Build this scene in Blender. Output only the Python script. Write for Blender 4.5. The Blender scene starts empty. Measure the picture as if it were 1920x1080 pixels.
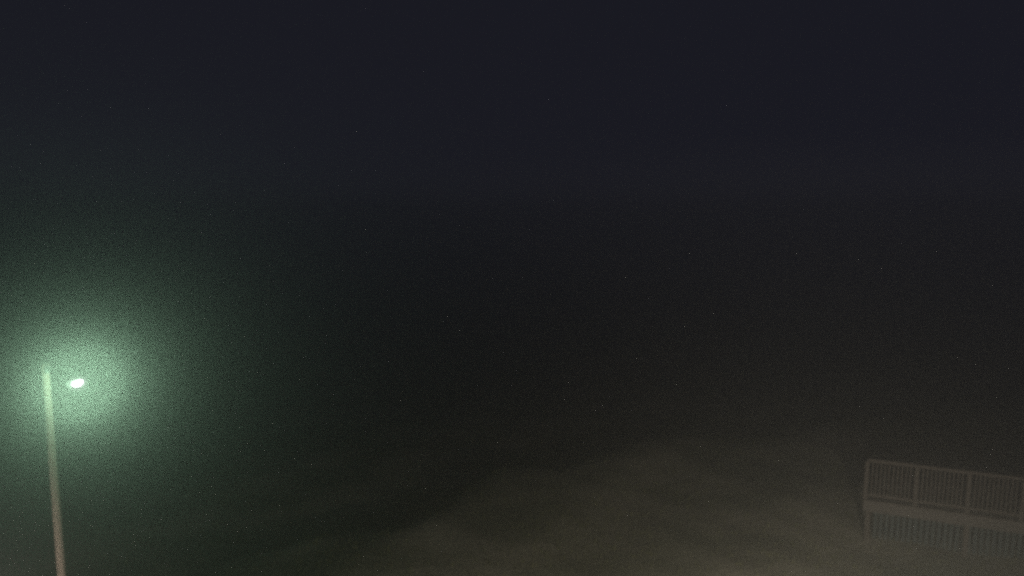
import bpy, bmesh, math, random
import numpy as np
from mathutils import Vector, Matrix

random.seed(7)
sc = bpy.context.scene
C = sc.collection
R = math.radians

# ------------------------------------------------------------------ camera
cam_data = bpy.data.cameras.new('camera')
cam = bpy.data.objects.new('camera', cam_data)
C.objects.link(cam)
cam.location = (0, 0, 10.0)
cam.rotation_euler = (R(83), 0, 0)
cam_data.sensor_width = 36
cam_data.lens = 36 * 1150 / 1920
cam_data.clip_end = 2000
sc.camera = cam

# ------------------------------------------------------------------ night sky
world = bpy.data.worlds.new('World')
sc.world = world
world.use_nodes = True
wn = world.node_tree.nodes
wl = world.node_tree.links
bg = wn['Background']
sky = wn.new('ShaderNodeTexSky')
sky.sky_type = 'NISHITA'
sky.sun_disc = False
sky.sun_elevation = R(-12)
sky.sun_rotation = R(160)
mix = wn.new('ShaderNodeMix')
mix.data_type = 'RGBA'
mix.inputs['Factor'].default_value = 0.06
mix.inputs['A'].default_value = (0.0104, 0.0107, 0.0166, 1)   # overcast night cloud
wl.new(sky.outputs['Color'], mix.inputs['B'])
wl.new(mix.outputs['Result'], bg.inputs['Color'])
bg.inputs['Strength'].default_value = 1.0

# ------------------------------------------------------------------ exposure, sampling
sc.view_settings.view_transform = 'Standard'
sc.view_settings.look = 'None'
sc.view_settings.exposure = 0
sc.view_settings.gamma = 1
sc.view_settings.use_curve_mapping = False
sc.render.engine = 'CYCLES'
sc.cycles.use_denoising = False
sc.cycles.volume_bounces = 6
sc.cycles.max_bounces = 8
world.cycles.sampling_method = 'NONE'
sc.cycles.use_adaptive_sampling = False
sc.cycles.diffuse_bounces = 2
sc.cycles.sample_clamp_indirect = 0.15
sc.cycles.sample_clamp_direct = 3.0
sc.cycles.transparent_max_bounces = 32
sc.cycles.filter_width = 3.2                # a soft webcam lens and sensor

LAMP_POWER = 155.0         # watts of the street lamp's burner
LAMP_COLOUR = (0.57, 1.0, 0.65)
FLOOD_POWER = 6000.0
FLOOD_COLOUR = (0.97, 0.92, 0.77)
FOG_DENSITY = 0.042
FOG_G = 0.90


# ------------------------------------------------------------------ helpers
def tag(o, label=None, cat=None, group=None, kind=None):
    if label: o['label'] = label
    if cat: o['category'] = cat
    if group: o['group'] = group
    if kind: o['kind'] = kind
    return o


def empty(name, loc, rz=0):
    o = bpy.data.objects.new(name, None)
    C.objects.link(o)
    o.location = loc
    o.rotation_euler = (0, 0, rz)
    o.empty_display_size = 0.2
    return o


def link(name, mesh, parent=None, loc=(0, 0, 0), rot=(0, 0, 0)):
    o = bpy.data.objects.new(name, mesh)
    C.objects.link(o)
    o.parent = parent
    o.location = loc
    o.rotation_euler = rot
    return o


def finish(bm, name, mat, smooth=False):
    bmesh.ops.recalc_face_normals(bm, faces=bm.faces[:])
    me = bpy.data.meshes.new(name)
    bm.to_mesh(me)
    bm.free()
    me.materials.append(mat)
    for p in me.polygons:
        p.use_smooth = smooth
    return me


def box_mesh(name, size, mat, bevel=0.004, jitter=0.0):
    bm = bmesh.new()
    bmesh.ops.create_cube(bm, size=1)
    for v in bm.verts:
        v.co = Vector((v.co.x * size[0], v.co.y * size[1], v.co.z * size[2]))
        if jitter:
            v.co += Vector([random.uniform(-jitter, jitter) for _ in range(3)])
    if bevel:
        bmesh.ops.bevel(bm, geom=bm.edges[:], offset=bevel, segments=1, affect='EDGES')
    return finish(bm, name, mat)


def lathe_mesh(name, profile, mat, n=24, smooth=True, caps=True):
    """profile: list of (radius, z)"""
    bm = bmesh.new()
    rings = []
    for r, z in profile:
        rings.append([bm.verts.new((r * math.cos(2 * math.pi * k / n), r * math.sin(2 * math.pi * k / n), z)) for k in range(n)])
    for a, b in zip(rings, rings[1:]):
        for k in range(n):
            bm.faces.new((a[k], a[(k + 1) % n], b[(k + 1) % n], b[k]))
    if caps:
        bm.faces.new(rings[0])
        bm.faces.new(rings[-1])
    return finish(bm, name, mat, smooth)


def tube_mesh(name, pts, r, mat, n=12):
    bm = bmesh.new()
    pts = [Vector(p) for p in pts]
    rings = []
    for i, p in enumerate(pts):
        t = (pts[min(i + 1, len(pts) - 1)] - pts[max(i - 1, 0)]).normalized()
        a = t.cross(Vector((0, 0, 1)))
        if a.length < 1e-3:
            a = Vector((1, 0, 0))
        a.normalize()
        b = t.cross(a)
        rings.append([bm.verts.new(p + r * (math.cos(2 * math.pi * k / n) * a + math.sin(2 * math.pi * k / n) * b)) for k in range(n)])
    for a, b in zip(rings, rings[1:]):
        for k in range(n):
            bm.faces.new((a[k], a[(k + 1) % n], b[(k + 1) % n], b[k]))
    bm.faces.new(rings[0])
    bm.faces.new(rings[-1])
    return finish(bm, name, mat, True)


# ------------------------------------------------------------------ materials
def new_mat(name):
    m = bpy.data.materials.new(name)
    m.use_nodes = True
    nt = m.node_tree
    return m, nt.nodes, nt.links, nt.nodes['Principled BSDF']


def grain_mat(name, c1, c2, scale, stretch=(1, 1, 1), rough=0.85, bump=0.3, coords='Object'):
    m, n, l, p = new_mat(name)
    tc = n.new('ShaderNodeTexCoord')
    mp = n.new('ShaderNodeMapping')
    mp.inputs['Scale'].default_value = stretch
    no = n.new('ShaderNodeTexNoise')
    no.inputs['Scale'].default_value = scale
    no.inputs['Detail'].default_value = 6
    no.inputs['Roughness'].default_value = 0.65
    cr = n.new('ShaderNodeValToRGB')
    cr.color_ramp.elements[0].position = 0.3
    cr.color_ramp.elements[0].color = (*c1, 1)
    cr.color_ramp.elements[1].position = 0.7
    cr.color_ramp.elements[1].color = (*c2, 1)
    bp = n.new('ShaderNodeBump')
    bp.inputs['Strength'].default_value = bump
    bp.inputs['Distance'].default_value = 0.01
    l.new(tc.outputs[coords], mp.inputs['Vector'])
    l.new(mp.outputs['Vector'], no.inputs['Vector'])
    l.new(no.outputs['Fac'], cr.inputs['Fac'])
    l.new(cr.outputs['Color'], p.inputs['Base Color'])
    l.new(no.outputs['Fac'], bp.inputs['Height'])
    l.new(bp.outputs['Normal'], p.inputs['Normal'])
    p.inputs['Roughness'].default_value = rough
    return m


def glow_mat(name, colour, strength):
    m, n, l, p = new_mat(name)
    n.remove(p)                                   # clear glass that lets its burner shine out, and glows itself
    tr = n.new('ShaderNodeBsdfTransparent')
    em = n.new('ShaderNodeEmission')
    em.inputs['Color'].default_value = (*colour, 1)
    em.inputs['Strength'].default_value = strength
    ad = n.new('ShaderNodeAddShader')
    l.new(tr.outputs['BSDF'], ad.inputs[0])
    l.new(em.outputs['Emission'], ad.inputs[1])
    l.new(ad.outputs['Shader'], n['Material Output'].inputs['Surface'])
    m.cycles.emission_sampling = 'NONE'
    return m


def burner(name, parent, loc, colour, watts, radius):
    ld = bpy.data.lights.new(name, 'POINT')
    ld.color = colour
    ld.energy = watts
    ld.shadow_soft_size = radius
    o = bpy.data.objects.new(name, ld)
    C.objects.link(o)
    o.parent = parent
    o.location = loc
    return o


def metal_mat(name, colour, rough=0.5):
    m = grain_mat(name, tuple(c * 0.8 for c in colour), colour, 9, rough=rough, bump=0.05)
    m.node_tree.nodes['Principled BSDF'].inputs['Metallic'].default_value = 0.8
    return m


M_POLE = grain_mat('pole_timber', (0.27, 0.19, 0.165), (0.40, 0.295, 0.255), 14, (6, 6, 0.35), bump=0.6)
M_METAL = metal_mat('galvanised_steel', (0.55, 0.56, 0.56))
M_DARK = grain_mat('dark_plastic', (0.04, 0.04, 0.04), (0.07, 0.07, 0.07), 20, rough=0.5, bump=0.05)
M_REFRACT = glow_mat('refractor_glow', (1.0, 0.88, 0.98), 0.05)
M_BOWL = glow_mat('lamp_bulb_glow', (1.0, 0.90, 1.0), 0.12)
M_ARC = glow_mat('arc_tube_glow', (1.0, 0.98, 1.0), 1.0)
M_FLOODGLOW = glow_mat('floodlight_glow', FLOOD_COLOUR, 5.0)
M_WOOD = grain_mat('weathered_deck_timber', (0.062, 0.049, 0.041), (0.102, 0.082, 0.069), 10, (1, 1, 1), bump=0.4)
M_SLAT = grain_mat('shaded_skirt_timber', (0.036, 0.046, 0.046), (0.075, 0.088, 0.088), 10, bump=0.3)  # shade under the deck is put into this darker timber colour
M_FASCIA = grain_mat('pale_fascia_timber', (0.078, 0.066, 0.058), (0.125, 0.106, 0.094), 6, (1, 1, 4), bump=0.3)
M_GRASSB = grain_mat('grass_blades', (0.07, 0.08, 0.03), (0.15, 0.14, 0.06), 1.5, bump=0.0)

# ground: rough turf with worn sandy patches
M_GROUND, n, l, p = new_mat('rough_turf')
tc = n.new('ShaderNodeTexCoord')
n1 = n.new('ShaderNodeTexNoise'); n1.inputs['Scale'].default_value = 0.35; n1.inputs['Detail'].default_value = 5
n2 = n.new('ShaderNodeTexNoise'); n2.inputs['Scale'].default_value = 9; n2.inputs['Detail'].default_value = 8
r1 = n.new('ShaderNodeValToRGB')
r1.color_ramp.elements[0].position = 0.40; r1.color_ramp.elements[0].color = (0.075, 0.072, 0.048, 1)
r1.color_ramp.elements[1].position = 0.62; r1.color_ramp.elements[1].color = (0.20, 0.175, 0.135, 1)
mm = n.new('ShaderNodeMix'); mm.data_type = 'RGBA'; mm.blend_type = 'OVERLAY'; mm.inputs['Factor'].default_value = 0.6
bp = n.new('ShaderNodeBump'); bp.inputs['Strength'].default_value = 0.8; bp.inputs['Distance'].default_value = 0.05
mp = n.new('ShaderNodeMapping'); mp.inputs['Scale'].default_value = (0.7, 1.6, 1)
mp.inputs['Rotation'].default_value = (0, 0, 0.35)
l.new(tc.outputs['Object'], mp.inputs['Vector']); l.new(mp.outputs['Vector'], n1.inputs['Vector']); l.new(tc.outputs['Object'], n2.inputs['Vector'])
l.new(n1.outputs['Fac'], r1.inputs['Fac'])
l.new(r1.outputs['Color'], mm.inputs['A']); l.new(n2.outputs['Fac'], mm.inputs['B'])
l.new(mm.outputs['Result'], p.inputs['Base Color'])
l.new(n2.outputs['Fac'], bp.inputs['Height']); l.new(bp.outputs['Normal'], p.inputs['Normal'])
p.inputs['Roughness'].default_value = 0.95


# ------------------------------------------------------------------ ground
def smooth(a, b, x):
    t = np.clip((x - a) / (b - a), 0, 1)
    return t * t * (3 - 2 * t)


def height(x, y):
    """a plateau in front of the camera that ends in a grassy crest, lower ground beyond"""
    x = np.asarray(x, float); y = np.asarray(y, float)
    s1 = (x + 2.0) * 0.625 - (y - 16.73) * 0.78 + 1.2
    s2 = (x - 6.09) * 0.27 - (y - 23.21) * 0.96
    s = np.minimum(s1, s2) + 0.5 * np.sin(0.7 * x + 0.4 * y) + 0.22 * np.sin(1.9 * x - 0.8 * y)
    h = 1.0 * smooth(-3.2, 0.2, s) - 0.2
    h = h + 0.16 * np.exp(-((s - 0.7) / 1.3) ** 2) - 1.6 * smooth(3, 26, -s)
    near = np.exp(-(np.hypot(x, y - 12) / 40) ** 2)
    h = h + near * (0.10 * np.sin(0.75 * x + 0.3) * np.sin(0.68 * y + 1.1) + 0.05 * np.sin(1.7 * x - 1.1 * y) + 0.03 * np.sin(3.1 * x + 2.3 * y))
    flat = smooth(1.5, 3.5, np.hypot(x + 9.75, y - 12.5))
    return h * flat - 0.1 * (1 - flat)


def axis(lo, hi, step, far):
    core = np.arange(lo, hi + 1e-6, step)
    g = []
    d = step
    v = hi
    while v < far:
        d *= 1.35
        v = min(v + d, far)
        g.append(v)
    k = []
    d = step
    v = lo
    while v > -far:
        d *= 1.35
        v = max(v - d, -far)
        k.append(v)
    return np.array(k[::-1] + list(core) + g)


xs = axis(-24, 28, 0.3, 240)
ys = axis(-2, 44, 0.3, 240)
X, Y = np.meshgrid(xs, ys)
Z = height(X, Y)
V = np.stack([X, Y, Z], -1).reshape(-1, 3)
nx = len(xs)
F = [(j * nx + i, j * nx + i + 1, (j + 1) * nx + i + 1, (j + 1) * nx + i) for j in range(len(ys) - 1) for i in range(nx - 1)]
me = bpy.data.meshes.new('ground')
me.from_pydata(V.tolist(), [], F)
me.materials.append(M_GROUND)
for q in me.polygons:
    q.use_smooth = True
tag(link('ground', me), kind='structure')


def gz(x, y):
    return float(height(x, y))


# ------------------------------------------------------------------ fog
bm = bmesh.new()
bmesh.ops.create_cube(bm, size=1)
for v in bm.verts:
    v.co = Vector((v.co.x * 500, v.co.y * 500, -3.2 if v.co.z < 0 else 11.1))
fog_mat = bpy.data.materials.new('fog')
fog_mat.use_nodes = True
fn = fog_mat.node_tree.nodes
for nd in list(fn):
    if nd.type != 'OUTPUT_MATERIAL':
        fn.remove(nd)
pv = fn.new('ShaderNodeVolumePrincipled')
pv.inputs['Color'].default_value = (0.985, 0.99, 0.99, 1)
pv.inputs['Density'].default_value = FOG_DENSITY
pv.inputs['Anisotropy'].default_value = FOG_G
pv.inputs['Density Attribute'].default_value = ''
fog_mat.cycles.homogeneous_volume = True
fog_mat.cycles.volume_sampling = 'DISTANCE'
fog_mat.node_tree.links.new(pv.outputs['Volume'], fn['Material Output'].inputs['Volume'])
tag(link('haze', finish(bm, 'haze', fog_mat)), kind='stuff')

# ------------------------------------------------------------------ street lamp
px, py = -9.75, 12.5
pz = gz(px, py)
lamp = tag(empty('street_lamp', (px, py, pz)), 'lit street lamp glowing green white on a tall pale pole', 'street lamp')
top = 6.86 - pz
prof = [(0.090, -0.3)]
for k in range(13):
    t = k / 12
    prof.append((0.088 - 0.016 * t + random.uniform(-0.0015, 0.0015), top * t))
prof.append((0.062, top + 0.012))
pole = link('pole', lathe_mesh('pole', prof, M_POLE, 28), lamp, (-0.085, 0, 0), (0, 0.0135, 0))   # leans a little
# the lamp hangs out to the right and a little towards the camera
adir = Vector((0.87, -0.49, 0)).normalized()
az = math.atan2(adir.y, adir.x)
hz = 6.63 - pz
reach = 1.27
arm_z = top - 0.10
bracket = link('bracket', box_mesh('bracket', (0.02, 0.09, 0.16), M_DARK, 0.004), lamp, (adir.x * 0.080, adir.y * 0.080, arm_z), (0, 0, az))
bolt_me = lathe_mesh('bolt', [(0.014, 0), (0.014, 0.012)], M_METAL, 6, False)
for dz in (-0.055, 0.055):
    link('bolt', bolt_me, bracket, (0.0105, 0.0, dz), (0, R(90), 0))
arm_pts = []
for k in range(9):
    t = k / 8
    d = 0.085 + (reach - 0.185) * t
    arm_pts.append((adir.x * d, adir.y * d, arm_z + 0.12 * math.sin(t * math.pi * 0.5)))
for k in range(1, 7):
    t = k / 6 * math.pi / 2
    d = reach - 0.10 + 0.10 * math.sin(t)
    arm_pts.append((adir.x * d, adir.y * d, arm_z + 0.12 - 0.10 * (1 - math.cos(t))))
link('arm', tube_mesh('arm', arm_pts, 0.016, M_DARK), lamp)


def ellipsoid_half(name, rx, ry, rz, zlo, zhi, mat, n=24, m=8):
    bm = bmesh.new()
    rings = []
    for j in range(m + 1):
        t = zlo + (zhi - zlo) * j / m
        c = math.sqrt(max(0.0, 1 - t * t))
        rings.append([bm.verts.new((rx * c * math.cos(2 * math.pi * k / n), ry * c * math.sin(2 * math.pi * k / n), rz * t)) for k in range(n)])
    for a, b in zip(rings, rings[1:]):
        for k in range(n):
            bm.faces.new((a[k], a[(k + 1) % n], b[(k + 1) % n], b[k]))
    bm.faces.new(rings[0])
    bm.faces.new(rings[-1])
    return finish(bm, name, mat, True)


# a socket under the gooseneck carries an open glass bulb, tilted up at its outer end
hc = Vector((adir.x * reach, adir.y * reach, hz))
sz = arm_z + 0.025 - hz
socket = link('socket', lathe_mesh('socket', [(0.036, 0.068), (0.04, 0.08), (0.045, sz - 0.03), (0.022, sz)], M_DARK, 20), lamp, hc)
link('photocell', lathe_mesh('photocell', [(0.02, 0.0), (0.02, 0.03), (0.014, 0.038)], M_DARK, 14), socket, (0.042, 0, sz * 0.6), (0, R(90), 0))
brot = (0, R(-16), az)
link('refractor', ellipsoid_half('refractor', 0.22, 0.17, 0.15, -0.985, 0.985, M_REFRACT, 28, 14), lamp, hc, brot)
bulb = link('glass_bulb', ellipsoid_half('glass_bulb', 0.17, 0.12, 0.10, -0.985, 0.985, M_BOWL, 24, 12), lamp, hc, brot)
link('arc_tube', ellipsoid_half('arc_tube', 0.135, 0.09, 0.075, -0.985, 0.985, M_ARC, 24, 12), bulb)
link('arc_tube_tip', ellipsoid_half('arc_tube_tip', 0.05, 0.035, 0.03, -0.985, 0.985, M_ARC, 16, 8), bulb, (0.145, 0, 0.03))
burner('burner_light', lamp, hc, LAMP_COLOUR, LAMP_POWER, 0.06)

# ------------------------------------------------------------------ raised deck with railing
A = Vector((9.93, 16.40, 2.0))            # near left corner, at deck level
dv = Vector((3.43, -1.26, 0)).normalized()
da = math.atan2(dv.y, dv.x)
g0 = gz(A.x, A.y)
deck = tag(empty('timber_deck', (A.x, A.y, 0), da), 'raised weathered timber deck with a slatted balustrade along its edge', 'deck')
DZ = 2.0
BAY = 1.2
NB = 6
LEN = BAY * NB
DEP = 2.2
SK = 0.46                                  # the deck's end is cut at an angle
post_me = box_mesh('post', (0.10, 0.10, 1.10), M_WOOD, 0.006)
for k in range(NB + 1):
    link('post', post_me, deck, (k * BAY, 0.05, DZ + 0.55), (0, R(random.uniform(-0.6, 0.6)), 0))
rail_me = box_mesh('top_rail', (BAY - 0.004, 0.13, 0.085), M_WOOD, 0.006)
low_me = box_mesh('bottom_rail', (BAY - 0.094, 0.05, 0.07), M_WOOD, 0.005)
for k in range(NB):
    link('top_rail', rail_me, deck, ((k + 0.5) * BAY, 0.05, DZ + 1.143 + random.uniform(-0.003, 0.003)))
    link('bottom_rail', low_me, deck, ((k + 0.5) * BAY, 0.05, DZ + 0.13))
bal_me = [box_mesh('baluster', (0.034, 0.036, 0.94), M_WOOD, 0.003) for _ in range(3)]
for k in range(NB):
    n_b = 10
    for j in range(n_b):
        x = k * BAY + 0.045 + (BAY - 0.09) * (j + 1) / (n_b + 1)
        link('baluster', bal_me[j % 3], deck, (x + random.uniform(-0.004, 0.004), 0.05, DZ + 0.63), (0, R(random.uniform(-0.8, 0.8)), 0))
# floor boards run along the deck edge, then the rim joist
nbd = 15
bw = DEP / nbd
for j in range(nbd):
    x0 = -0.06 + SK * bw * (j + 0.5)
    bl = LEN + 0.06 - x0
    link('floor_board', box_mesh('floor_board', (bl, bw - 0.008, 0.035), M_WOOD, 0.003), deck, (x0 + bl / 2, -0.03 + bw * (j + 0.5), DZ - 0.0185 + random.uniform(-0.002, 0.002)))
link('rim_joist', box_mesh('rim_joist', (LEN + 0.08, 0.045, 0.30), M_FASCIA, 0.004), deck, (LEN / 2, 0.0, DZ - 0.19))
link('rim_joist', box_mesh('rim_joist', (0.045, (DEP - 0.12) * math.hypot(1, SK), 0.24), M_WOOD, 0.004), deck, (0.06 + SK * DEP / 2, DEP / 2, DZ - 0.16), (0, 0, -math.atan(SK)))
joist_me = box_mesh('joist', (0.045, DEP - 0.12, 0.2), M_WOOD, 0.004)
for k in range(3, 2 * NB):
    link('joist', joist_me, deck, (k * BAY / 2, DEP / 2 + 0.02, DZ - 0.139))

leg_me = box_mesh('support_post', (0.12, 0.12, 1.9), M_WOOD, 0.006)
for k in range(0, NB + 1, 2):
    for yy in (0.12, DEP - 0.2):
        link('support_post', leg_me, deck, (k * BAY + 0.06 + (SK * yy if k == 0 else 0), yy, DZ - 0.30 - 0.95))
# slatted skirt closing the space below
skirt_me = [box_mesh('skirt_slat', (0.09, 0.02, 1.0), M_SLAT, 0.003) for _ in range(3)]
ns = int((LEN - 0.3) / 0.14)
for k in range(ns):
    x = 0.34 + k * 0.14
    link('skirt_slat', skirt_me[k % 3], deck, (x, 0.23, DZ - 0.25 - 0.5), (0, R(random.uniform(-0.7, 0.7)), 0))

# ------------------------------------------------------------------ grass
N = 9000
gx = np.random.default_rng(3).uniform(-14, 22, N * 3)
gy = np.random.default_rng(4).uniform(10, 30, N * 3)
keep = (np.random.default_rng(5).uniform(0, 1, N * 3) < 0.35 + 0.3 * np.sin(gx * 0.9) * np.sin(gy * 0.8 + 1))
gx, gy = gx[keep][:N], gy[keep][:N]
gv, gf = [], []
rg = random.Random(11)
for x0, y0 in zip(gx, gy):
    z0 = gz(x0, y0)
    for b in range(4):
        a = rg.uniform(0, 6.283)
        hgt = rg.uniform(0.04, 0.13)
        x = x0 + rg.uniform(-0.08, 0.08); y = y0 + rg.uniform(-0.08, 0.08)
        ln = rg.uniform(0.02, 0.1)
        w = 0.008
        ca, sa = math.cos(a), math.sin(a)
        i = len(gv)
        gv += [(x - w * sa, y + w * ca, z0 - 0.02), (x + w * sa, y - w * ca, z0 - 0.02),
               (x + ca * ln * 0.4 + w * 0.7 * sa, y + sa * ln * 0.4 - w * 0.7 * ca, z0 + hgt * 0.6),
               (x + ca * ln * 0.4 - w * 0.7 * sa, y + sa * ln * 0.4 + w * 0.7 * ca, z0 + hgt * 0.6),
               (x + ca * ln, y + sa * ln, z0 + hgt)]
        gf += [(i, i + 1, i + 2, i + 3), (i + 3, i + 2, i + 4)]
me = bpy.data.meshes.new('grass')
me.from_pydata(gv, [], gf)
me.materials.append(M_GRASSB)
tag(link('grass', me), 'rough short grass on the bank', 'grass', kind='stuff')

# ------------------------------------------------------------------ floodlight on a post below the camera, warm, turned to the deck
fx, fy = 4.6, 4.5
fz = gz(fx, fy)
flood = tag(empty('floodlight', (fx, fy, fz)), 'warm floodlight on a short steel post turned towards the deck', 'floodlight')
FH = 3.8
aim = Vector((11.0, 25.0, 1.0)) - Vector((fx, fy, fz + FH))
q = aim.to_track_quat('-Z', 'Y').to_euler()
link('post', lathe_mesh('post', [(0.045, -0.2), (0.045, FH - 0.2), (0.03, FH - 0.19)], M_METAL, 18), flood)
link('bracket', box_mesh('bracket', (0.05, 0.05, 0.14), M_METAL, 0.004), flood, (0, -0.0, FH - 0.13))
housing = link('housing', box_mesh('housing', (0.34, 0.24, 0.10), M_DARK, 0.012), flood, (0, 0, FH), q)
fin_me = box_mesh('fin', (0.012, 0.22, 0.05), M_DARK, 0.002)
for k in range(7):
    link('fin', fin_me, housing, (-0.135 + 0.045 * k, 0, 0.074))
glass = link('glass', box_mesh('glass', (0.30, 0.20, 0.006), M_FLOODGLOW, 0), housing, (0, 0, -0.054))
ld = bpy.data.lights.new('flood_beam', 'SPOT')
ld.color = FLOOD_COLOUR
ld.energy = FLOOD_POWER
ld.shadow_soft_size = 0.08
ld.spot_size = R(160)
ld.spot_blend = 0.55
o = bpy.data.objects.new('flood_beam', ld)
C.objects.link(o)
o.parent = housing
o.location = (0, 0, -0.07)

# ------------------------------------------------------------------ fill spotlight, added out of view to warm the lower pole
qx, qy = -8.7, 8.4
qz = gz(qx, qy)
fill_spot = tag(empty('pole_fill_spotlight', (qx, qy, qz)), 'added unseen fill spotlight on a stake, warming the lower part of the tall pole', 'spotlight')
link('stake', lathe_mesh('stake', [(0.012, -0.25), (0.018, 0.30), (0.018, 0.33)], M_DARK, 12), fill_spot)
aim = Vector((px, py, 2.4)) - Vector((qx, qy, qz + 0.42))
q = aim.to_track_quat('-Z', 'Y').to_euler()
can = link('housing', lathe_mesh('housing', [(0.075, -0.10), (0.078, -0.09), (0.07, 0.05), (0.03, 0.09)], M_DARK, 20), fill_spot, (0, 0, 0.42), q)
link('lens', lathe_mesh('lens', [(0.065, -0.108), (0.065, -0.102)], M_FLOODGLOW, 20), can)
ld = bpy.data.lights.new('spot_beam', 'SPOT')
ld.color = FLOOD_COLOUR
ld.energy = 540.0
ld.shadow_soft_size = 0.05
ld.spot_size = R(75)
ld.spot_blend = 1.0
o = bpy.data.objects.new('spot_beam', ld)
C.objects.link(o)
o.parent = can
o.location = (0, 0, -0.125)

# ------------------------------------------------------------------ fill lantern, added out of view for a warm glow left of the pole
qx, qy = -11.2, 9.4
lan = tag(empty('fill_lantern', (qx, qy, gz(qx, qy))), 'added unseen fill lantern on a low post, warm glow left of the tall pole', 'lantern')
link('post', lathe_mesh('post', [(0.05, -0.15), (0.05, 1.20), (0.07, 1.22)], M_DARK, 18), lan)
link('glass', lathe_mesh('glass', [(0.06, 1.225), (0.085, 1.45)], M_FLOODGLOW, 6, False), lan)
link('cap', lathe_mesh('cap', [(0.11, 1.455), (0.10, 1.47), (0.03, 1.54), (0.015, 1.58)], M_DARK, 6, False), lan)
burner('burner_light', lan, (0, 0, 1.33), FLOOD_COLOUR, 80.0, 0.04)
